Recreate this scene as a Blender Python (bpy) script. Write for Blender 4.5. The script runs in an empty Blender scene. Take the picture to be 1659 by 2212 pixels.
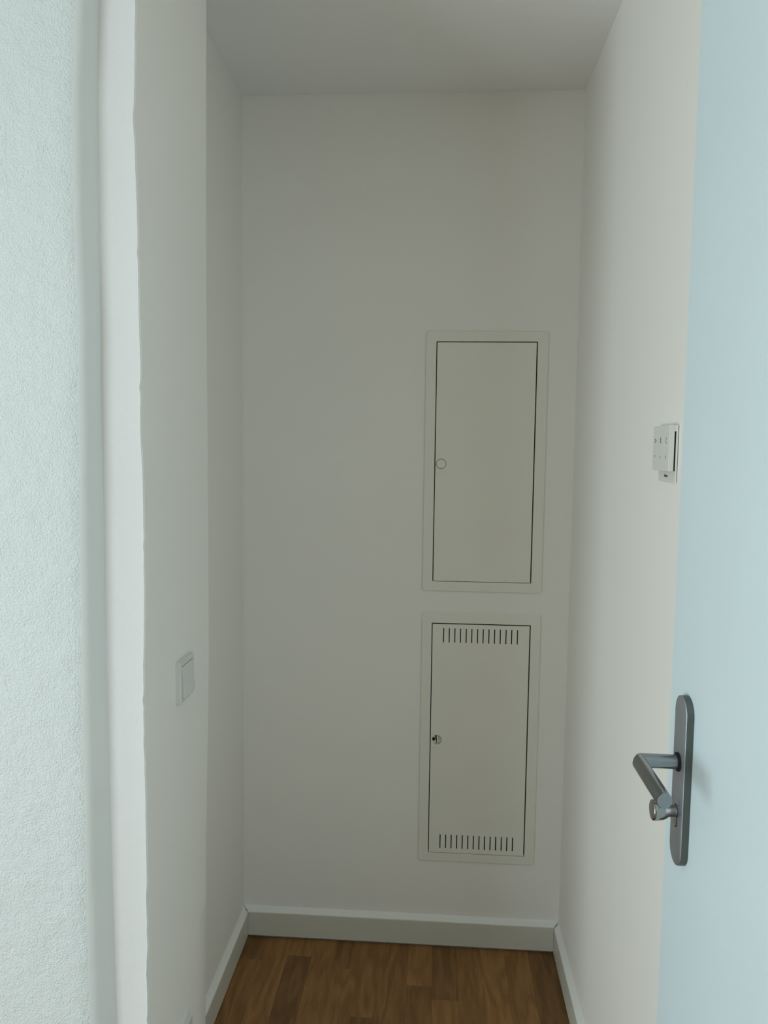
import bpy, bmesh, math, random
from mathutils import Vector, Matrix

sc = bpy.context.scene
COL = sc.collection
W, H = 1659.0, 2212.0

# ------------------------------------------------------------------ camera
F_PX, YAW, PITCH, ROLL = 1660.03, 0.0666, -0.0824, 0.0125
CAM = Vector((0.0, 0.0, 1.5))
def cam_axes():
    cy, sy, cp, sp = math.cos(YAW), math.sin(YAW), math.cos(PITCH), math.sin(PITCH)
    f = Vector((-sy*cp, cy*cp, sp)); r = Vector((cy, sy, 0)); u = r.cross(f)
    cr, sr = math.cos(ROLL), math.sin(ROLL)
    return cr*r + sr*u, -sr*r + cr*u, f
CR, CU, CF = cam_axes()
cam = bpy.data.cameras.new('camera')
cam.sensor_fit = 'VERTICAL'
cam.sensor_height = 24.0
cam.sensor_width = 18.0
cam.lens = 24.0*F_PX/H
cam.clip_start = 0.02
cam_ob = bpy.data.objects.new('camera', cam)
COL.objects.link(cam_ob)
cam_ob.matrix_world = Matrix(((CR.x, CU.x, -CF.x, CAM.x), (CR.y, CU.y, -CF.y, CAM.y),
                              (CR.z, CU.z, -CF.z, CAM.z), (0, 0, 0, 1)))
sc.camera = cam_ob

# ------------------------------------------------------------------ world, daylight, exposure
wd = bpy.data.worlds.new('overcast_sky'); sc.world = wd; wd.use_nodes = True
bg = wd.node_tree.nodes['Background']
bg.inputs['Color'].default_value = (0.66, 0.86, 1.0, 1)
bg.inputs['Strength'].default_value = 0.6

WIN_X, WIN_Y0, WIN_Y1, WIN_Z0, WIN_Z1 = -2.6, -2.10, -0.1, 0.10, 1.90   # glazed opening in the hall's left wall
REAR_Y = -3.2                                                         # rear wall of the hall
def area(name, loc, rot, sx, sy, power, col):
    l = bpy.data.lights.new(name, 'AREA'); l.shape = 'RECTANGLE'; l.size = sx; l.size_y = sy
    l.energy = power; l.color = col
    o = bpy.data.objects.new(name, l); COL.objects.link(o); o.location = loc; o.rotation_euler = rot
    return o
area('window_daylight', (WIN_X-0.12, (WIN_Y0+WIN_Y1)/2, (WIN_Z0+WIN_Z1)/2), (0, -math.pi/2+math.radians(-9), 0),
     WIN_Z1-WIN_Z0, WIN_Y1-WIN_Y0, 89.0, (0.80, 0.94, 0.99))

sc.view_settings.view_transform = 'Standard'
sc.view_settings.look = 'None'
sc.view_settings.gamma = 1.0
sc.view_settings.use_curve_mapping = False
sc.view_settings.exposure = 0.0

# ------------------------------------------------------------------ photograph measurements -> room
XL, XR, D, HC = -0.5675, 0.3931, 2.2379, 2.4915      # alcove left wall, right wall, back wall, ceiling
XC = -0.48                                           # face of the pier beside the alcove
HALL_X0, HALL_Y0 = WIN_X, REAR_Y

def ray(u, v):
    return CR*((u-W/2)/F_PX) - CU*((v-H/2)/F_PX) + CF
def on_x(u, v, x):
    d = ray(u, v); return CAM + d*(x/d.x)
def on_y(u, v, y):
    d = ray(u, v); return CAM + d*(y/d.y)

# ------------------------------------------------------------------ materials
def mat(name):
    m = bpy.data.materials.new(name); m.use_nodes = True
    nt = m.node_tree; b = nt.nodes['Principled BSDF']
    return m, nt, b
def node(nt, typ, **kw):
    n = nt.nodes.new(typ)
    for k, v in kw.items():
        if k in n.inputs: n.inputs[k].default_value = v
        else: setattr(n, k, v)
    return n
def mix_color(nt, fac, a, b):
    n = nt.nodes.new('ShaderNodeMix'); n.data_type = 'RGBA'
    nt.links.new(fac, n.inputs[0])
    for sock, val in ((n.inputs[6], a), (n.inputs[7], b)):
        if hasattr(val, 'links'): nt.links.new(val, sock)
        else: sock.default_value = (*val, 1)
    return n.outputs[2]

def plaster(name, col, rough, bumps, var=0.025, spec=0.3):
    """painted plaster: faint tone variation and layered fine relief; bumps = [(scale, strength, detail)]"""
    m, nt, b = mat(name)
    g = node(nt, 'ShaderNodeNewGeometry')
    n = node(nt, 'ShaderNodeTexNoise', Scale=2.2, Detail=3.0); nt.links.new(g.outputs['Position'], n.inputs['Vector'])
    c0 = tuple(c*(1-var) for c in col); c1 = tuple(min(1, c*(1+var)) for c in col)
    nt.links.new(mix_color(nt, n.outputs[0], c0, c1), b.inputs['Base Color'])
    b.inputs['Roughness'].default_value = rough
    b.inputs['Specular IOR Level'].default_value = spec
    prev = None
    for sc_, st, dist, det in bumps:
        t = node(nt, 'ShaderNodeTexNoise', Scale=sc_, Detail=det, Roughness=0.6)
        nt.links.new(g.outputs['Position'], t.inputs['Vector'])
        bp = node(nt, 'ShaderNodeBump', Strength=st, Distance=dist)
        nt.links.new(t.outputs[0], bp.inputs['Height'])
        if prev: nt.links.new(prev.outputs[0], bp.inputs['Normal'])
        prev = bp
    if prev: nt.links.new(prev.outputs[0], b.inputs['Normal'])
    return m
WALLC = (0.908, 0.882, 0.826)
M_WALL = plaster('white_wall_paint', WALLC, 0.75, [(260, 0.10, 0.002, 2.0)])
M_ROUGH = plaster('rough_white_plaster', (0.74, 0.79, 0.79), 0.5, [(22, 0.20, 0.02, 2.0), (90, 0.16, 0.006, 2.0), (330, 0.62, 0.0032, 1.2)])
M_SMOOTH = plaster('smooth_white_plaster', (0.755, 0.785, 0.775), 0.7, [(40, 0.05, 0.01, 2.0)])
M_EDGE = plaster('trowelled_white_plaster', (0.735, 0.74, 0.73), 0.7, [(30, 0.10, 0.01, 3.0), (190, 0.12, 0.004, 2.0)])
M_REAR = plaster('unseen_rear_wall_dark', (0.13, 0.15, 0.14), 0.8, [(220, 0.10, 0.002, 2.0)])  # unseen wall; dark tone made up for dark reflections in the door hardware
M_CEIL = plaster('white_ceiling_paint', (0.915, 0.91, 0.885), 0.85, [(220, 0.10, 0.002, 2.0)])

def painted(name, col, rough, bump=0.0, spec=0.4):
    m, nt, b = mat(name)
    g = node(nt, 'ShaderNodeNewGeometry')
    n = node(nt, 'ShaderNodeTexNoise', Scale=6.0, Detail=4.0); nt.links.new(g.outputs['Position'], n.inputs['Vector'])
    nt.links.new(mix_color(nt, n.outputs[0], tuple(c*0.97 for c in col), tuple(min(1, c*1.03) for c in col)), b.inputs['Base Color'])
    b.inputs['Roughness'].default_value = rough
    b.inputs['Specular IOR Level'].default_value = spec
    if bump:
        t = node(nt, 'ShaderNodeTexNoise', Scale=420.0, Detail=2.0); nt.links.new(g.outputs['Position'], t.inputs['Vector'])
        bp = node(nt, 'ShaderNodeBump', Strength=bump, Distance=0.001)
        nt.links.new(t.outputs[0], bp.inputs['Height']); nt.links.new(bp.outputs[0], b.inputs['Normal'])
    return m
M_SKIRT = painted('cream_white_lacquer', (0.67, 0.645, 0.56), 0.45)
M_CAULK = painted('white_acrylic_bead', (0.88, 0.875, 0.83), 0.5)
M_CAB = painted('cream_powder_coated_steel', (0.85, 0.835, 0.745), 0.5, 0.08)
M_CABLOCK = painted('cream_plastic', (0.85, 0.83, 0.73), 0.4)
M_BLACK = painted('dark_recess', (0.012, 0.012, 0.012), 0.8)
M_BOX = painted('dark_gap_backing', (0.02, 0.02, 0.02), 0.8)  # near black, so shade in door gaps, slots and baseboard gap is in the colour
M_SWITCH = painted('light_grey_white_plastic', (0.72, 0.735, 0.705), 0.3)
M_DEVICE = painted('warm_white_plastic', (0.76, 0.755, 0.705), 0.3)
M_PRINT = painted('dark_grey_print', (0.05, 0.05, 0.045), 0.6)
M_PRINT2 = painted('mid_grey_print', (0.25, 0.25, 0.235), 0.6)
M_DOOR = painted('pale_blue_grey_door_lacquer', (0.715, 0.835, 0.875), 0.42, 0.05)
M_DOT = painted('white_enamel_dot', (0.85, 0.85, 0.85), 0.3)

def steel(name, col, rough, axis=(1, 1, 1)):
    m, nt, b = mat(name)
    tc = node(nt, 'ShaderNodeTexCoord'); mp = node(nt, 'ShaderNodeMapping'); mp.inputs['Scale'].default_value = axis
    nt.links.new(tc.outputs['Object'], mp.inputs['Vector'])
    n = node(nt, 'ShaderNodeTexNoise', Scale=90.0, Detail=4.0); nt.links.new(mp.outputs[0], n.inputs['Vector'])
    nt.links.new(mix_color(nt, n.outputs[0], tuple(c*0.92 for c in col), tuple(c*1.08 for c in col)), b.inputs['Base Color'])
    b.inputs['Metallic'].default_value = 1.0
    b.inputs['Roughness'].default_value = rough
    bp = node(nt, 'ShaderNodeBump', Strength=0.05, Distance=0.0005)
    nt.links.new(n.outputs[0], bp.inputs['Height']); nt.links.new(bp.outputs[0], b.inputs['Normal'])
    return m
M_STEEL = steel('brushed_stainless_steel', (0.30, 0.315, 0.33), 0.17, (1, 12, 1))
M_PLATE = steel('brushed_stainless_plate', (0.49, 0.525, 0.60), 0.44, (1, 14, 1))
M_RIM = steel('dark_plate_rim', (0.15, 0.17, 0.16), 0.45)
M_KNOB = steel('polished_nickel', (0.36, 0.37, 0.35), 0.18)

def oak():
    m, nt, b = mat('oiled_oak_strip')
    g = node(nt, 'ShaderNodeNewGeometry'); oi = node(nt, 'ShaderNodeObjectInfo')
    add = node(nt, 'ShaderNodeVectorMath', operation='ADD')
    mul = node(nt, 'ShaderNodeVectorMath', operation='MULTIPLY'); mul.inputs[1].default_value = (7.3, 3.1, 5.7)
    nt.links.new(oi.outputs['Random'], mul.inputs[0]); nt.links.new(g.outputs['Position'], add.inputs[0]); nt.links.new(mul.outputs[0], add.inputs[1])
    mp = node(nt, 'ShaderNodeMapping'); mp.inputs['Scale'].default_value = (1.0, 0.07, 1.0); nt.links.new(add.outputs[0], mp.inputs['Vector'])
    fine = node(nt, 'ShaderNodeTexNoise', Scale=230.0, Detail=4.0, Roughness=0.65); nt.links.new(mp.outputs[0], fine.inputs['Vector'])
    mp2 = node(nt, 'ShaderNodeMapping'); mp2.inputs['Scale'].default_value = (1.0, 0.16, 1.0); nt.links.new(add.outputs[0], mp2.inputs['Vector'])
    warp = node(nt, 'ShaderNodeTexNoise', Scale=14.0, Detail=2.0); nt.links.new(mp2.outputs[0], warp.inputs['Vector'])
    wv = node(nt, 'ShaderNodeMath', operation='MULTIPLY'); wv.inputs[1].default_value = 34.0; nt.links.new(warp.outputs[0], wv.inputs[0])
    fr = node(nt, 'ShaderNodeMath', operation='SINE'); nt.links.new(wv.outputs[0], fr.inputs[0])
    rng = node(nt, 'ShaderNodeMapRange'); nt.links.new(fr.outputs[0], rng.inputs[0]); rng.inputs[1].default_value = -1; rng.inputs[2].default_value = 1
    c1 = mix_color(nt, fine.outputs[0], (0.18, 0.084, 0.027), (0.40, 0.207, 0.077))
    c2 = mix_color(nt, rng.outputs[0], (0.80, 0.78, 0.74), (1.08, 1.08, 1.08))
    mm = nt.nodes.new('ShaderNodeMix'); mm.data_type = 'RGBA'; mm.blend_type = 'MULTIPLY'; mm.inputs[0].default_value = 1
    nt.links.new(c1, mm.inputs[6]); nt.links.new(c2, mm.inputs[7])
    m2 = nt.nodes.new('ShaderNodeMix'); m2.data_type = 'RGBA'; m2.blend_type = 'MULTIPLY'; m2.inputs[0].default_value = 1
    nt.links.new(mm.outputs[2], m2.inputs[6]); nt.links.new(oi.outputs['Color'], m2.inputs[7])
    nt.links.new(m2.outputs[2], b.inputs['Base Color'])
    b.inputs['Roughness'].default_value = 0.5; b.inputs['Specular IOR Level'].default_value = 0.3
    bp = node(nt, 'ShaderNodeBump', Strength=0.12, Distance=0.0006)
    nt.links.new(fine.outputs[0], bp.inputs['Height']); nt.links.new(bp.outputs[0], b.inputs['Normal'])
    return m
M_OAK = oak()

# ------------------------------------------------------------------ builders
class MB:
    """collects world-space shapes; build() links them as ONE mesh object"""
    def __init__(s): s.v = []; s.f = []; s.m = []; s.sm = []
    def add(s, vs, fs, mi=0, smooth=False):
        o = len(s.v); s.v += [Vector(p) for p in vs]
        for f in fs: s.f.append([i+o for i in f]); s.m.append(mi); s.sm.append(smooth)
        return s
    def box(s, x0, x1, y0, y1, z0, z1, mi=0):
        vs = [(x, y, z) for z in (z0, z1) for y in (y0, y1) for x in (x0, x1)]
        return s.add(vs, [(0, 2, 3, 1), (4, 5, 7, 6), (0, 1, 5, 4), (2, 6, 7, 3), (0, 4, 6, 2), (1, 3, 7, 5)], mi)
    def loops(s, loops, close=True, cap0=False, cap1=False, mi=0, smooth=False):
        n = len(loops[0]); o = len(s.v)
        for L in loops: s.v += [Vector(p) for p in L]
        for k in range(len(loops)-1):
            for i in range(n if close else n-1):
                j = (i+1) % n
                s.f.append([o+k*n+i, o+k*n+j, o+(k+1)*n+j, o+(k+1)*n+i]); s.m.append(mi); s.sm.append(smooth)
        if cap0: s.f.append([o+i for i in range(n)][::-1]); s.m.append(mi); s.sm.append(False)
        if cap1: s.f.append([o+(len(loops)-1)*n+i for i in range(n)]); s.m.append(mi); s.sm.append(False)
        return s
    def build(s, name, mats, parent=None, base=None, bevel=0.0, segs=2, fix=True):
        base = Vector(base) if base is not None else None
        if base is None: base = WORLD.get(parent.name, Vector()) if parent else Vector()
        me = bpy.data.meshes.new(name)
        me.from_pydata([tuple(p-base) for p in s.v], [], s.f)
        mats = mats if isinstance(mats, (list, tuple)) else [mats]
        for m_ in mats: me.materials.append(m_)
        for p, mi, sm in zip(me.polygons, s.m, s.sm): p.material_index = mi; p.use_smooth = sm
        if fix:
            bm = bmesh.new(); bm.from_mesh(me); bmesh.ops.recalc_face_normals(bm, faces=bm.faces); bm.to_mesh(me); bm.free()
        o = bpy.data.objects.new(name, me); COL.objects.link(o)
        if parent:
            o.parent = parent; o.location = base - WORLD.get(parent.name, Vector())
        else: o.location = base
        WORLD[o.name] = base
        if bevel:
            md = o.modifiers.new('bevel', 'BEVEL'); md.width = bevel; md.segments = segs; md.limit_method = 'ANGLE'; md.angle_limit = math.radians(40)
            md.harden_normals = False
            for p in me.polygons: p.use_smooth = True
            w = o.modifiers.new('wn', 'WEIGHTED_NORMAL'); w.keep_sharp = True
        return o
WORLD = {}
def thing(name, label, cat, loc, group=None):
    o = bpy.data.objects.new(name, None); COL.objects.link(o); o.location = loc
    o.empty_display_size = 0.05
    WORLD[o.name] = Vector(loc)
    o['label'] = label; o['category'] = cat
    if group: o['group'] = group
    return o
def struct(o, label, cat):
    o['kind'] = 'structure'; o['label'] = label; o['category'] = cat
    return o
def rrect(x0, x1, z0, z1, r, n=6):
    pts = []
    for cx, cz, a0 in ((x1-r, z1-r, 0), (x0+r, z1-r, 90), (x0+r, z0+r, 180), (x1-r, z0+r, 270)):
        for k in range(n+1):
            a = math.radians(a0+90*k/n); pts.append((cx+r*math.cos(a), cz+r*math.sin(a)))
    return pts
def panel(mb, x0, x1, z0, z1, yf, yb, holes, mi=0):
    """slab in the xz plane with rectangular through holes"""
    xs = sorted({x0, x1, *[h[0] for h in holes], *[h[1] for h in holes]})
    zs = sorted({z0, z1, *[h[2] for h in holes], *[h[3] for h in holes]})
    nx, nz = len(xs), len(zs); o = len(mb.v)
    for y in (yf, yb):
        for z in zs:
            for x in xs: mb.v.append(Vector((x, y, z)))
    idx = lambda k, i, j: o + k*nx*nz + j*nx + i
    def solid(i, j):
        if i < 0 or j < 0 or i >= nx-1 or j >= nz-1: return False
        cx, cz = (xs[i]+xs[i+1])/2, (zs[j]+zs[j+1])/2
        return not any(h[0] < cx < h[1] and h[2] < cz < h[3] for h in holes)
    def f(q): mb.f.append(q); mb.m.append(mi); mb.sm.append(False)
    for i in range(nx-1):
        for j in range(nz-1):
            if not solid(i, j): continue
            f([idx(0, i, j), idx(0, i+1, j), idx(0, i+1, j+1), idx(0, i, j+1)])
            f([idx(1, i, j), idx(1, i, j+1), idx(1, i+1, j+1), idx(1, i+1, j)])
            if not solid(i-1, j): f([idx(0, i, j), idx(0, i, j+1), idx(1, i, j+1), idx(1, i, j)])
            if not solid(i+1, j): f([idx(0, i+1, j), idx(1, i+1, j), idx(1, i+1, j+1), idx(0, i+1, j+1)])
            if not solid(i, j-1): f([idx(0, i, j), idx(1, i, j), idx(1, i+1, j), idx(0, i+1, j)])
            if not solid(i, j+1): f([idx(0, i, j+1), idx(0, i+1, j+1), idx(1, i+1, j+1), idx(1, i, j+1)])

# ------------------------------------------------------------------ room shell
# back wall with the two cabinet niches
UX0, UX1, UZ0, UZ1 = -0.0346, 0.3140, 1.0846, 1.8371       # upper cabinet frame
LX0, LX1, LZ0, LZ1 = -0.0333, 0.3151, 0.2592, 1.0220       # lower cabinet frame
UI = (-0.0044, 0.2828, 1.1141, 1.8073)                      # upper / lower door gap line
LI = (-0.0036, 0.2853, 0.2861, 0.9903)
mb = MB()
nich = [(UI[0]-.012, UI[1]+.012, UI[2]-.012, UI[3]+.012), (LI[0]-.012, LI[1]+.012, LI[2]-.012, LI[3]+.012)]
panel(mb, XL-0.15, XR+0.15, -0.05, HC+0.1, D, D+0.14, nich)
struct(mb.build('wall_back', M_WALL), 'white painted back wall of the alcove holding both recessed cabinets', 'wall')

# left wall: rough hall wall, groove, pier with a wavy hand-plastered edge, alcove side wall
E_BC = [(296, 0), (293, 120), (291, 260), (295, 370), (299, 490), (302.7, 700), (305.5, 800), (308, 980), (311, 1070), (314, 1200),
        (313, 1400), (312, 1450), (314, 1600), (317, 1780), (320.6, 1990), (322, 2212)]
E_AB = [(212, 0), (210, 250), (214, 450), (217, 720), (220, 930), (224, 1090), (226, 1240), (229, 1390), (232, 1480), (236, 1600),
        (239, 1750), (245, 1950), (250, 2100), (254, 2212)]
E_A2 = [(163, 0), (155, 200), (160, 500), (168, 700), (170, 900), (172, 1100), (176, 1400), (180, 1600), (186, 1900), (196, 2212)]
E_C2 = [(447.6, 0), (447, 400), (448, 700), (450, 900), (452, 1200), (453, 1400), (450.5, 1600), (447, 1800), (446, 2000), (446, 2212)]
def edge_x(tab, y, z):
    """x of a near-vertical wall edge at depth y and height z, from its measured course"""
    pts = [on_y(u, v, y) for u, v in tab]
    pts.sort(key=lambda p: p.z)
    if z <= pts[0].z: return pts[0].x
    if z >= pts[-1].z: return pts[-1].x
    for a, b in zip(pts, pts[1:]):
        if a.z <= z <= b.z: return a.x + (b.x-a.x)*(z-a.z)/(b.z-a.z)
Y_A, Y_A2, Y_AB, Y_BC, Y_C2 = 1.211, 1.213, 1.246, 1.238, 1.590
rnd = random.Random(4)
NZ = 220
zs = [-0.05 + (HC+0.13)*k/NZ for k in range(NZ+1)]
chip = 0.0
loops = []
for z in zs:
    chip = chip*.72 + rnd.uniform(-.00065, .00065)          # ragged trowelled arris
    w = chip + (rnd.uniform(-.0018, 0) if rnd.random() < .05 else 0)
    xb = edge_x(E_BC, Y_BC, z)
    xab = edge_x(E_AB, Y_AB, z); xa2 = edge_x(E_A2, Y_A2, z); xc2 = edge_x(E_C2, Y_C2, z)
    loops.append([(HALL_X0-.1, Y_A, z), (-0.72, Y_A, z), (xa2-.036, Y_A+.0005, z), (xa2-.016, Y_A+.0020, z), (xa2-.002+chip*1.2, Y_A+.0046, z), (xa2+.006+chip, Y_A+.0082, z), (xa2+.011, Y_A+.0125, z), (xab, Y_AB, z),
                  (xab+.45*(xb-xab), Y_AB-.001, z), (xb-.010, Y_BC+.0025, z), (xb-.0025+w*.8, Y_BC+.0005-abs(w)*.5, z), (xb+w, Y_BC+.002, z), (xb*.8+XC*.2, Y_BC+.03, z), (XC, 1.34, z), (XC, 1.50, z),
                  (xc2-.001, Y_C2-.003, z), (xc2-.003, Y_C2, z), (XL, Y_C2+.004, z), (XL, D+.14, z), (HALL_X0-.1, D+.14, z)])
mb = MB()
# material per strip of the plan
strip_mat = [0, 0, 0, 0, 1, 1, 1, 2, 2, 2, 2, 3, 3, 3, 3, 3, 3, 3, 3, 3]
n = len(loops[0])
for L in loops: mb.v += [Vector(p) for p in L]
for k in range(len(loops)-1):
    for i in range(n):
        j = (i+1) % n
        mb.f.append([k*n+i, k*n+j, (k+1)*n+j, (k+1)*n+i]); mb.m.append(strip_mat[i]); mb.sm.append(1 <= i <= 14)
mb.f.append(list(range(n))[::-1]); mb.m.append(3); mb.sm.append(False)
mb.f.append([(len(loops)-1)*n+i for i in range(n)]); mb.m.append(3); mb.sm.append(False)
wl = mb.build('wall_left', [M_ROUGH, M_SMOOTH, M_EDGE, M_WALL])
wl.data.set_sharp_from_angle(angle=math.radians(28))
struct(wl, 'white plastered left wall with rough near stretch and wavy-edged pier holding the switch', 'wall')

mb = MB(); mb.box(XR, XR+0.15, HALL_Y0-.15, D+0.14, -0.05, HC+0.1)
struct(mb.build('wall_right', M_WALL), 'plain white right wall behind the open door', 'wall')
mb = MB(); mb.box(HALL_X0-.15, XR+.15, HALL_Y0-.15, D+.14, HC, HC+.1)
struct(mb.build('ceiling', M_CEIL), 'plain white ceiling above the alcove', 'ceiling')
# hall behind the camera: window wall and rear wall
mb = MB()
vs_holes = [(WIN_Y0, WIN_Y1, WIN_Z0, WIN_Z1)]
panel(mb, HALL_Y0-.15, Y_A+.05, -.05, HC+.1, 0, .15, vs_holes)
for i, p in enumerate(mb.v): mb.v[i] = Vector((HALL_X0-p.y, p.x, p.z))
struct(mb.build('wall_window', M_WALL), 'white hall wall with a tall window, left of the viewpoint', 'wall')
mb = MB(); mb.box(HALL_X0-.15, XR+.15, HALL_Y0-.15, HALL_Y0, -.05, HC+.1)
struct(mb.build('wall_rear', M_REAR), 'unseen hall wall behind the viewpoint, made dark for its reflections', 'wall')
def window(name, axis, a0, a1, z0, z1, pos, label):
    mb = MB(); t = .06
    def bar(u0, u1, w0, w1):
        if axis == 'y': mb.box(pos-.05, pos, u0, u1, w0, w1)
        else: mb.box(u0, u1, pos-.05, pos, w0, w1)
    bar(a0, a1, z0, z0+t); bar(a0, a1, z1-t, z1); bar(a0, a0+t, z0+t, z1-t); bar(a1-t, a1, z0+t, z1-t)
    bar((a0+a1)/2-t/2, (a0+a1)/2+t/2, z0+t, z1-t)
    return struct(mb.build(name, M_SWITCH), label, 'window')
window('window_1', 'y', WIN_Y0, WIN_Y1, WIN_Z0, WIN_Z1, WIN_X-.02, 'tall white framed hall window left of the viewpoint')

# floor: slab, near black to darken the baseboard gap, plus oak strips
mb = MB(); mb.box(HALL_X0-.15, XR+.15, HALL_Y0-.15, D+.14, -.06, -.0145)
floor = struct(mb.build('floor', M_BOX), 'oiled oak strip parquet floor of the alcove', 'floor')
PITCH_X = 0.0715; X_0 = -0.4858 - PITCH_X*2
rows = {  # row index from the left wall: [(far end of strip tone), joint y, tone, ...] measured where the photo shows them
    1: [(.80, 2.12), (1.0, 1.72)], 2: [(1.12, 1.80)], 3: [(1.08, 2.147), (.72, 1.74)], 4: [(1.08, 1.78)], 5: [(.82, 2.103), (1.02, 1.70)],
    6: [(1.0, 1.917), (.70, 1.55)], 7: [(.95, 1.82)], 8: [(1.20, 2.049), (.86, 1.68)], 9: [(.80, 1.999), (1.12, 1.60)], 10: [(1.06, 1.75)],
    11: [(1.12, 1.83)], 12: [(1.05, 1.79)], 13: [(.70, 1.71)], 14: [(.82, 1.80)], 0: [(.85, 1.9)]}
strip_meshes = {}; rnd_f = random.Random(9)
def strip(x0, x1, y0, y1, tone):
    key = (round(x1-x0, 4), round(y1-y0, 4))
    if key not in strip_meshes:
        b_ = MB(); w_, l_ = key; c = .00035
        bot = [(0, 0, -.0145), (w_, 0, -.0145), (w_, l_, -.0145), (0, l_, -.0145)]
        mid = [(0, 0, -c), (w_, 0, -c), (w_, l_, -c), (0, l_, -c)]
        top = [(c, c, 0), (w_-c, c, 0), (w_-c, l_-c, 0), (c, l_-c, 0)]
        b_.loops([bot, mid, top], cap1=True)
        o = b_.build('oak_strip', M_OAK, parent=floor); strip_meshes[key] = o.data
    else:
        o = bpy.data.objects.new('oak_strip', strip_meshes[key]); COL.objects.link(o); o.parent = floor
    o.location = (x0, y0, 0)
    o.color = (tone, tone*.985, tone*.96, 1)
Y_END = 0.55
for r in range(15):
    x0, x1 = X_0+PITCH_X*r, X_0+PITCH_X*(r+1)
    x0c, x1c = max(x0, XL-.0), min(x1, XR)
    if x1c-x0c < .004: continue
    y1 = D - .010
    for tone, yj in rows[r]:
        strip(x0c+.00005, x1c-.00005, yj+.00005, y1-.00005, tone); y1 = yj
    k = 0
    while y1 > Y_END:
        L = (.44, .38, .50, .41)[(r*3+k) % 4]
        yj = max(Y_END, y1-L)
        if yj - Y_END < .08: yj = Y_END
        strip(x0c+.00005, x1c-.00005, yj+.00005, y1-.00005, rnd_f.uniform(.78, 1.15)); y1 = yj; k += 1
# the rest of the hall floor lies out of view: one plain oak sheet on the same level, lightened for bounce onto the ceiling
mb = MB(); mb.box(HALL_X0, XR, HALL_Y0, Y_END, -.0145, 0); mb.box(HALL_X0, X_0+.0, Y_END, Y_A, -.0145, 0); mb.box(X_0, max(XL, X_0), Y_END, Y_A, -.0145, 0)
o = mb.build('oak_sheet', M_OAK, parent=floor); o['label'] = 'oak parquet of the hall outside the picture'; o.color = (1.35, 1.33, 1.3, 1)

floor.location.z = -.0058
# baseboards with a bead of acrylic along the top
T, HB = 0.0155, 0.0815
prof = [(0, 0), (T, 0), (T, .0715), (T-.0012, .0745), (T-.004, .0768), (T-.008, .0785), (.004, .0805), (0, HB)]
bead = [(0, .072), (T-.0030, .0735), (T-.0003, .0738), (T-.0010, .0756), (T-.004, .0778), (T-.008, .0795), (.0045, .0812), (.0030, .0840), (0, .0875)]
def run(name, pts_of, z0, lab):
    def mesh(profile, nm, m, par=None):
        A, B = pts_of; mb_ = MB()
        def loop(end):
            return [end(d, z) for d, z in profile]
        mb_.loops([loop(A), loop(B)], cap0=True, cap1=True)
        return mb_.build(nm, m, parent=par, bevel=0)
    o_ = struct(mesh([(d, z+z0) for d, z in prof], name, M_SKIRT), lab, 'baseboard')
    mesh([(d, z+z0) for d, z in bead], 'acrylic_bead', M_CAULK, o_)
g = .0006
run('baseboard_back', (lambda d, z: (XL+d+g, D-d, z), lambda d, z: (XR-d-g, D-d, z)), .0012, 'cream white baseboard along the back wall below the cabinets')
run('baseboard_left', (lambda d, z: (XL+d, D-d-g, z), lambda d, z: (XL+d, Y_C2+.004, z)), -.0020, 'cream white baseboard along the left side of the alcove')
run('baseboard_right', (lambda d, z: (XR-d, D-d-g, z), lambda d, z: (XR-d, 1.13, z)), -.0020, 'cream white baseboard along the right wall')

# ------------------------------------------------------------------ recessed cabinets
FT = 0.004                                  # frame stands proud of the plaster
def ring_frame(mb, o, i, y):
    """rounded frame around rectangle i, outer rectangle o; front at y-FT"""
    def L(rect, r, dy): return [(x, y+dy, z) for x, z in rrect(*rect, r)]
    e = lambda rc, d: (rc[0]+d, rc[1]-d, rc[2]+d, rc[3]-d)
    mb.loops([L(o, .007, 0), L(o, .007, -.0016), L(e(o, .0008), .0065, -.0030), L(e(o, .0030), .0050, -FT), L(e(i, -.0006), .0008, -FT), L(i, .0006, -FT+.0006), L(i, .0006, .012)])
def disc_loop(cx, cz, r, y, n=40): return [(cx+r*math.cos(2*math.pi*k/n), y, cz+r*math.sin(2*math.pi*k/n)) for k in range(n)]

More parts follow.
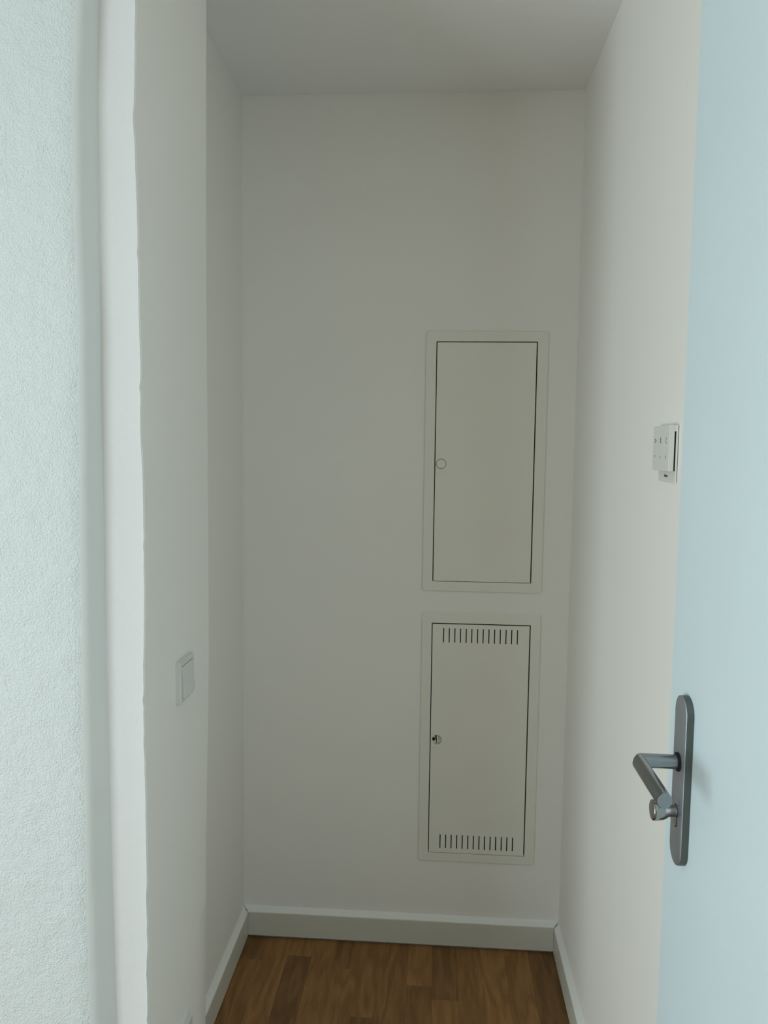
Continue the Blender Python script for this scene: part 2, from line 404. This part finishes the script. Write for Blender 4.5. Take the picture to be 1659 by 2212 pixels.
def cabinet(name, label, outer, inner, lockp, slots):
    root = thing(name, label, 'cabinet', ((outer[0]+outer[1])/2, D, outer[2]))
    mb = MB(); ring_frame(mb, outer, inner, D); mb.build('frame', M_CAB, root)
    # dark box in the niche
    b0, b1, c0, c1 = inner[0]-.010, inner[1]+.010, inner[2]-.010, inner[3]+.010
    mb = MB()
    mb.add([(b0, D+.013, c0), (b1, D+.013, c0), (b1, D+.013, c1), (b0, D+.013, c1), (b0, D+.125, c0), (b1, D+.125, c0), (b1, D+.125, c1), (b0, D+.125, c1)],
           [(4, 5, 6, 7), (0, 1, 5, 4), (1, 2, 6, 5), (2, 3, 7, 6), (3, 0, 4, 7)])
    mb.build('back_box', M_BOX, root, fix=False)
    gap_l, gap_r, gap_t, gap_b = .0026, .0036, .0028, .0016
    dx0, dx1, dz0, dz1 = inner[0]+gap_l, inner[1]-gap_r, inner[2]+gap_b, inner[3]-gap_t
    cx, cz = lockp
    yf = D-FT+.0003
    holes = list(slots) + [(cx-.0165, cx+.0165, cz-.0165, cz+.0165)]
    mb = MB(); panel(mb, dx0, dx1, dz0, dz1, yf, yf+.0015, holes)
    # folded edge
    mb.box(dx0, dx0+.0012, yf+.0015, yf+.014, dz0, dz1); mb.box(dx1-.0012, dx1, yf+.0015, yf+.014, dz0, dz1)
    door = mb.build('door', M_CAB, root)
    # D-shaped lock plate with a round hole
    R_, rh = .0248, .0146
    nn = 40
    def dout(a):
        c_, s_ = math.cos(a), math.sin(a)
        if c_ >= 0: return (R_*c_, R_*s_)
        flat = (cx-dx0-.0004)
        k = min(flat/max(1e-6, -c_), R_/max(1e-6, abs(s_)))
        return (k*c_, k*s_)
    an = [2*math.pi*k/nn for k in range(nn)]
    lo = lambda y, rr=0: [(cx+dout(a)[0]*(1-rr), y, cz+dout(a)[1]*(1-rr)) for a in an]
    li = lambda y: [(cx+rh*math.cos(a), y, cz+rh*math.sin(a)) for a in an]
    mb = MB(); mb.loops([lo(yf), lo(yf-.0010), lo(yf-.0012, .010), li(yf-.0012), li(yf+.012)])
    lock = mb.build('lock_plate', M_CABLOCK, door)
    return root, door, lock, yf

slots = []
pt = (on_y(958.5, 1356, D), on_y(1117.8, 1361.3, D)); w_slot = .0015
for k in range(14):
    xx = pt[0].x + (pt[1].x-pt[0].x)*k/13
    slots.append((xx-w_slot, xx+w_slot, .9325, .9752))
s_bot = []
for k in range(14):
    xx = .0326 + (.2488-.0326)*k/13
    slots.append((xx-w_slot, xx+w_slot, .3012, .3442))
up, up_door, up_lock, yf = cabinet('recessed_wall_cabinet', 'upper cream recessed wall cabinet with plain unvented door', (UX0, UX1, UZ0, UZ1), UI, (.0150, 1.4577), [])
# upper lock: round push cap with a thin dark ring
cx, cz = .0150, 1.4577
mb = MB(); y = yf-.0012
mb.loops([disc_loop(cx, cz, .0134, y+.006), disc_loop(cx, cz, .0134, y+.0002), disc_loop(cx, cz, .0130, y-.0002), disc_loop(cx, cz, .002, y-.0001)], cap1=True)
mb.build('lock_cap', M_CABLOCK, up_lock)
mb = MB(); mb.loops([disc_loop(cx, cz, .0150, y+.0065), disc_loop(cx, cz, .0005, y+.0065)], cap1=True)
mb.build('lock_backing', M_BLACK, up_lock)

lo_, lo_door, lo_lock, yf = cabinet('recessed_wall_cabinet', 'lower cream recessed wall cabinet with slotted ventilated door', (LX0, LX1, LZ0, LZ1), LI, (.0175, .6373), slots)
cx, cz = .0175, .6373; y = yf-.0012
mb = MB(); mb.loops([disc_loop(cx, cz, .0150, y+.0110), disc_loop(cx, cz, .0005, y+.0110)], cap1=True)
mb.build('lock_backing', M_BLACK, lo_lock)
# latch body on the left of the hole, with the dark key socket
def chord(x_cut0, x_cut1, r, n=18):
    """outline of the disc part between two vertical chords"""
    a0, a1 = math.acos(max(-1, min(1, x_cut1/r))), math.acos(max(-1, min(1, x_cut0/r)))
    up_ = [(r*math.cos(a0+(a1-a0)*k/n), r*math.sin(a0+(a1-a0)*k/n)) for k in range(n+1)]
    return up_ + [(x_, -z_) for x_, z_ in reversed(up_)]
def slab(mb, pts, y0, y1): mb.loops([[(cx+a, y1, cz+b) for a, b in pts], [(cx+a, y0, cz+b) for a, b in pts]], cap0=True, cap1=True)
mb = MB()
body = [(-.0144, -.003), (-.0135, -.0065), (-.0115, -.0090), (-.0085, -.0117), (-.0045, -.0138), (-.0030, -.0142), (-.0022, -.0065), (-.0032, .0030), (-.0048, .0062),
        (-.0058, .0078), (-.0056, .0100), (-.0062, .0130), (-.0100, .0106), (-.0128, .0068), (-.0143, .0020)]
slab(mb, body, y+.0050, y+.0100); mb.build('latch_body', M_CABLOCK, lo_lock, bevel=.0004)
mb = MB(); slab(mb, [(-.0143, .0008), (-.0125, .0046), (-.0078, .0058), (-.0034, .0016), (-.0062, -.0032), (-.0088, -.0060), (-.0116, -.0046), (-.0134, -.0024)], y+.0044, y+.0052)
mb.build('key_socket', M_BLACK, lo_lock)
mb = MB()   # turned flap: an upright lens-shaped tongue
lens = [(-.0016+.0030*math.sin(math.pi*k/16), -.0140+.0280*k/16) for k in range(17)]
lens2 = [(.0002+.0040*math.sin(math.pi*k/16), -.0140+.0280*k/16) for k in range(17)]
mb.loops([[(cx+a*.35+.0006, y+.0085, cz+b) for a, b in lens], [(cx+a*.6-.0004, y-.0004, cz+b*.98) for a, b in lens], [(cx+a+.0006, y-.0004, cz+b*.98) for a, b in lens2], [(cx+a+.0016, y+.0085, cz+b) for a, b in lens2]], close=False)
mb.build('latch_flap', M_CABLOCK, lo_lock, bevel=0)
mb = MB(); slab(mb, chord(.0040, .0143, .0146), y+.0090, y+.0104); mb.build('latch_seat', M_CABLOCK, lo_lock)

# ------------------------------------------------------------------ light switch and socket on the pier (face x = XC, looking +x)
def wall_frame(mb, y0, y1, z0, z1, hole, t):
    """square cover frame: back edge, rounded front, rectangular opening"""
    def L(rc, r, dx): return [(XC+dx, a, b) for a, b in rrect(*rc, r)]
    o = (y0, y1, z0, z1); e = lambda d: (y0+d, y1-d, z0+d, z1-d)
    mb.loops([L(o, .002, .0), L(o, .002, t-.0012), L(e(.0004), .0018, t-.0004), L(e(.0012), .0014, t), L(hole, .0010, t), L(hole, .0010, .002)])
ss = thing('light_switch', 'single white rocker light switch on the pier beside the alcove', 'light switch', (XC, 1.4225, 1.0165))
t = .0095
fy0, fy1, fz0, fz1 = 1.3820, 1.4630, 1.0150, 1.0945
hole = (1.3905, 1.4552, 1.0230, 1.0858)
mb = MB(); wall_frame(mb, fy0, fy1, fz0, fz1, hole, t); mb.build('cover_frame', M_SWITCH, ss)
mb = MB(); mb.box(XC+.0002, XC+.0022, hole[0]-.0005, hole[1]+.0005, hole[2]-.0005, hole[3]+.0005); mb.build('switch_insert', M_BLACK, ss)
mb = MB()
ry0, ry1, rz0, rz1 = hole[0]+.0012, hole[1]-.0004, hole[2]+.0004, hole[3]-.0016
f0 = [(XC+.0024, ry0, rz0), (XC+.0024, ry1, rz0), (XC+.0024, ry1, rz1), (XC+.0024, ry0, rz1)]
f1 = [(XC+t+.0052, ry0+.0003, rz0+.0006), (XC+t+.0052, ry1-.0003, rz0+.0006), (XC+t-.0002, ry1-.0003, rz1-.0003), (XC+t-.0002, ry0+.0003, rz1-.0003)]
mb.loops([f0, f1], cap1=True); mb.build('rocker', M_SWITCH, ss, bevel=.0006)

so = thing('wall_socket', 'white square wall socket low on the pier near the floor', 'socket', (XC, 1.395, .279))
sy0, sy1, sz0, sz1 = 1.3545, 1.4345, .2790, .3590
hole = (sy0+.0075, sy1-.0075, sz0+.0075, sz1-.0075)
mb = MB(); wall_frame(mb, sy0, sy1, sz0, sz1, hole, .0098); mb.build('cover_frame', M_SWITCH, so)
mb = MB(); mb.box(XC+.0002, XC+.0022, hole[0]-.0005, hole[1]+.0005, hole[2]-.0005, hole[3]+.0005); mb.build('socket_backing', M_BLACK, so)
mb = MB(); q = (hole[0]+.0007, hole[1]-.0007, hole[2]+.0007, hole[3]-.0007)
cy_, cz_ = (q[0]+q[1])/2, (q[2]+q[3])/2
def Lq(rc, r, dx): return [(XC+dx, a, b) for a, b in rrect(*rc, r, 9)]
def Cq(r, dx):
    pts = []
    for k4, a0 in enumerate((0, 90, 180, 270)):
        for k in range(10):
            a = math.radians(a0 + 90*(k+.0)/9); pts.append((XC+dx, cy_+r*math.cos(a), cz_+r*math.sin(a)))
    return pts
mb.loops([Lq(q, .001, .0022), Lq(q, .001, .0094), Cq(.0215, .0094), Cq(.0195, .0030), Cq(.0005, .0030)], cap1=True)
ins = mb.build('socket_insert', M_SWITCH, so)
for s_ in (-1, 1):
    mb = MB(); c2 = [(XC+.0034, cy_+s_*.0095+.0028*math.cos(2*math.pi*k/16), cz_+.0028*math.sin(2*math.pi*k/16)) for k in range(16)]
    mb.loops([[(p[0]-.001, p[1], p[2]) for p in c2], c2], cap1=True); mb.build('contact_hole', M_BLACK, ins)

# ------------------------------------------------------------------ intercom on the right wall (face looks -x)
ic = thing('intercom', 'small white touch intercom on the right wall above the door handle', 'intercom', (XR, 1.3295, 1.450))
iy0, iy1 = 1.2834, 1.3755
mb = MB(); mb.box(XR-.0040, XR-.0009, iy0, iy1, 1.4500, 1.5440); back = mb.build('back_plate', M_DEVICE, ic, bevel=.0006)
mb = MB(); mb.box(XR-.0010, XR-.00005, iy0+.002, iy1-.002, 1.4525, 1.5415); mb.build('wall_gap', M_BLACK, ic)
mb = MB(); mb.box(XR-.0070, XR-.0038, iy0+.0022, iy1-.0022, 1.4690, 1.5335); mb.build('dark_seam', M_BLACK, ic)
mb = MB(); mb.box(XR-.0070, XR-.0009, iy0+.0002, iy1-.0002, 1.5338, 1.5438); mb.build('top_block', M_DEVICE, ic, bevel=.0003)
PX = XR-.0155
mb = MB(); mb.box(PX, XR-.0068, iy0, iy1, 1.4685, 1.5440); front = mb.build('front_panel', M_DEVICE, ic, bevel=.0007)
def stroke(nm, pts, w, m, par, x, closed=False, d=.00025):
    """flat printed line on the panel: polyline in (y, z)"""
    mb_ = MB(); k = list(zip(pts, pts[1:])) + ([(pts[-1], pts[0])] if closed else [])
    for (a0, b0), (a1, b1) in k:
        l = math.hypot(a1-a0, b1-b0) or 1e-6; ux, uz = (a1-a0)/l, (b1-b0)/l
        nx_, nz_ = -uz*w/2, ux*w/2
        a0_, b0_, a1_, b1_ = a0-ux*w*.4, b0-uz*w*.4, a1+ux*w*.4, b1+uz*w*.4
        q_ = [(a0_+nx_, b0_+nz_), (a1_+nx_, b1_+nz_), (a1_-nx_, b1_-nz_), (a0_-nx_, b0_-nz_)]
        mb_.loops([[(x+.0001, a_, b_) for a_, b_ in q_], [(x-d, a_, b_) for a_, b_ in q_]], cap1=True)
    return mb_.build(nm, m, par)
def pp(u, v): p_ = on_x(u, v, PX); return p_.y, p_.z
def rel(c, pts): return [(c[0]-a*.001, c[1]+b*.001) for a, b in pts]     # +a runs toward the viewer (image right)
c = pp(1416.2, 952.2); stroke('touch_symbol', rel(c, [(-4, 2.9), (0, 1.0), (3.5, 1.2), (3.5, -1.8), (0, -1.5), (-4, -2.6)]), .0011, M_PRINT, front, PX)
c = pp(1427.2, 951.2); stroke('touch_symbol', rel(c, [(-1.7, 3.9), (1.7, 3.9), (1.7, -4.1), (-1.7, -4.1)]), .0010, M_PRINT, front, PX, True)
c = pp(1439.1, 951.5); stroke('touch_symbol', rel(c, [(2.2, 4.6), (-.2, 2.4), (-1.6, 0), (-.4, -2.4), (2.0, -4.6)]), .0010, M_PRINT, front, PX)
c = pp(1414.6, 985.6); stroke('touch_symbol', rel(c, [(-2.4, 1.4), (0, -1.4), (2.4, 1.4)]), .0008, M_PRINT2, front, PX)
c = pp(1425.9, 986.6); stroke('touch_symbol', rel(c, [(-2.6, -1.6), (0, 1.5), (2.6, -1.6)]), .0008, M_PRINT2, front, PX)
c = pp(1437.5, 987.4); stroke('touch_symbol', rel(c, [(-1.6, 1.6), (0, 2.6), (1.6, 1.6), (1.6, -1.6), (0, -2.8), (-1.6, -1.6)]), .0007, M_PRINT2, front, PX, True)
# maker's mark on the lower strip
cu = bpy.data.curves.new('mark', 'FONT'); cu.body = 'elcom.'; cu.size = .0075; cu.extrude = .0001; cu.align_x = 'CENTER'; cu.align_y = 'CENTER'
cu.offset = .0001; cu.resolution_u = 3
tmp = bpy.data.objects.new('tmp', cu); COL.objects.link(tmp)
me = bpy.data.meshes.new_from_object(tmp.evaluated_get(bpy.context.evaluated_depsgraph_get()))
bpy.data.objects.remove(tmp)
me.materials.clear(); me.materials.append(M_PRINT)
lg = bpy.data.objects.new('lettering', me); COL.objects.link(lg); lg.parent = back
pl = on_x(1438.3, 1027.0, XR-.0042)
lg.location = Vector((XR-.0043, pl.y, pl.z)) - WORLD[back.name]
lg.rotation_euler = (math.pi/2, 0, -math.pi/2)

# ------------------------------------------------------------------ open door with lever handle
DX = 0.3445                                # door face at the lock side
HY, HZ = 1.036, 1.0815                     # spindle
EDGE_Y = 1.110
SKEW = 0.012                               # the leaf stands a touch wider open than square
def dface(y): return DX + SKEW*(EDGE_Y-y)
mb = MB()
th = .040; yb = .14
pts = [(dface(EDGE_Y), EDGE_Y), (dface(yb), yb), (dface(yb)+th*.95, yb), (dface(EDGE_Y)+th, EDGE_Y)]
mb.loops([[(x, y, .008) for x, y in pts], [(x, y, 2.112) for x, y in pts]], cap0=True, cap1=True)
door = struct(mb.build('door_1', M_DOOR, bevel=.0012), 'open pale blue grey door leaf with steel lever handle', 'door')
PF = .335                                  # face of the long plate
pw = .0235
mb = MB()
pz0, pz1 = .9385, 1.1735
def PL(ins, x, n=14):
    r = pw-ins; out = []
    for cz0, a0 in ((pz1-pw, 0), (pz0+pw, 180)):
        for k in range(n+1):
            a = math.radians(a0+180*k/n); out.append((x, HY-.001+r*math.cos(a), cz0+r*math.sin(a)))
    return out
mb.loops([PL(0, PF+.0012), PL(.0004, PF+.0004), PL(.0013, PF)], cap1=True)
mb.loops([PL(0, dface(HY)+.0002), PL(0, PF+.0012)], mi=1, smooth=True)
plate = mb.build('handle_plate', [M_PLATE, M_RIM], door)
plate.data.set_sharp_from_angle(angle=math.radians(30))
# dark collar where the lever enters the plate
def ringx(y, z, r, x, n=44): return [(x, y+r*math.cos(2*math.pi*k/n), z+r*math.sin(2*math.pi*k/n)) for k in range(n)]
mb = MB(); mb.loops([ringx(HY, HZ, .0128, PF+.0002), ringx(HY, HZ, .0128, PF-.0020), ringx(HY, HZ, .0118, PF-.0026), ringx(HY, HZ, .004, PF-.0026)], cap1=True)
mb.build('collar', M_BLACK, plate)
# mitred round lever
LXc = .2815; LR = .0097; LEND = .9135
mb = MB(); n = 32
ang = [2*math.pi*k/n for k in range(n)]
neck = lambda x: [(x, HY+LR*math.cos(a), HZ+LR*math.sin(a)) for a in ang]
mitre = [(LXc+LR*math.cos(a), HY+LR*math.cos(a), HZ+LR*math.sin(a)) for a in ang]
def grip(y, r=LR, dz=0): return [(LXc+r*math.cos(a), y, HZ+dz+r*math.sin(a)) for a in ang]
mit2 = [(p[0], p[1], p[2]) for p in mitre]
mb.loops([neck(PF+.001), neck(LXc+LR+.001)] + [mit2, grip(HY-LR-.002), grip(LEND+.0012), grip(LEND+.0003, LR-.0003), grip(LEND, LR-.0010)], cap1=True, smooth=True)
lev = mb.build('lever', M_STEEL, plate)
for p in lev.data.polygons: p.use_smooth = len(p.vertices) == 4
md = lev.modifiers.new('split', 'EDGE_SPLIT'); md.split_angle = math.radians(38)
# lock cylinder with thumb turn
KZ = 1.0125; KY = HY
def euro(ins, x, n=16):
    r = .0086-ins; w = .0051-ins; out = []
    a0 = math.asin(w/r)
    for k in range(n+1):
        a = -math.pi/2+a0 + (2*math.pi-2*a0)*k/n; out.append((x, KY+r*math.cos(a), KZ+r*math.sin(a)))
    zb = KZ-.0165
    for k in range(9):
        a = math.pi+math.pi*k/8; out.append((x, KY+w*math.cos(a), zb+w*math.sin(a)))
    return out
mb = MB(); mb.loops([euro(-.0007, PF+.0002), euro(-.0007, PF-.0003)], cap1=True); mb.build('lock_gap', M_BLACK, plate)
mb = MB(); mb.loops([euro(.0004, PF-.0002), euro(.0004, PF-.0008), euro(.0010, PF-.0012)], cap1=True); cyl = mb.build('lock_cylinder', M_KNOB, plate)
pr = [(-.0005, .0074), (.004, .0076), (.008, .0080), (.0115, .0092), (.0150, .0112), (.0190, .0128), (.0240, .0137), (.0285, .0141), (.0310, .0139), (.0322, .0132), (.0328, .0118), (.0330, .008)]
mb = MB(); mb.loops([[(PF-d, KY+r*math.cos(a)*(.98), KZ+r*math.sin(a)) for a in ang] for d, r in pr], cap1=True, smooth=True)
kn = mb.build('thumb_turn', M_KNOB, plate)
md = kn.modifiers.new('split', 'EDGE_SPLIT'); md.split_angle = math.radians(50)
mb = MB(); dd = on_x(1443.5, 1760.5, PF-.0105); a = math.radians(238)
ctr = Vector((PF-.0108, KY+.0090*math.cos(a), KZ+.0090*math.sin(a))); nv = Vector((.35, math.cos(a), math.sin(a))).normalized()
t1 = Vector((1, 0, 0)); t1 = (t1-nv*t1.dot(nv)).normalized(); t2 = nv.cross(t1)
lp = lambda r, d: [tuple(ctr+nv*d+t1*r*math.cos(q_)+t2*r*math.sin(q_)) for q_ in [2*math.pi*k/14 for k in range(14)]]
mb.loops([lp(.0026, -.001), lp(.0026, .0003), lp(.0018, .0005)], cap1=True); mb.build('marker_dot', M_DOT, kn)
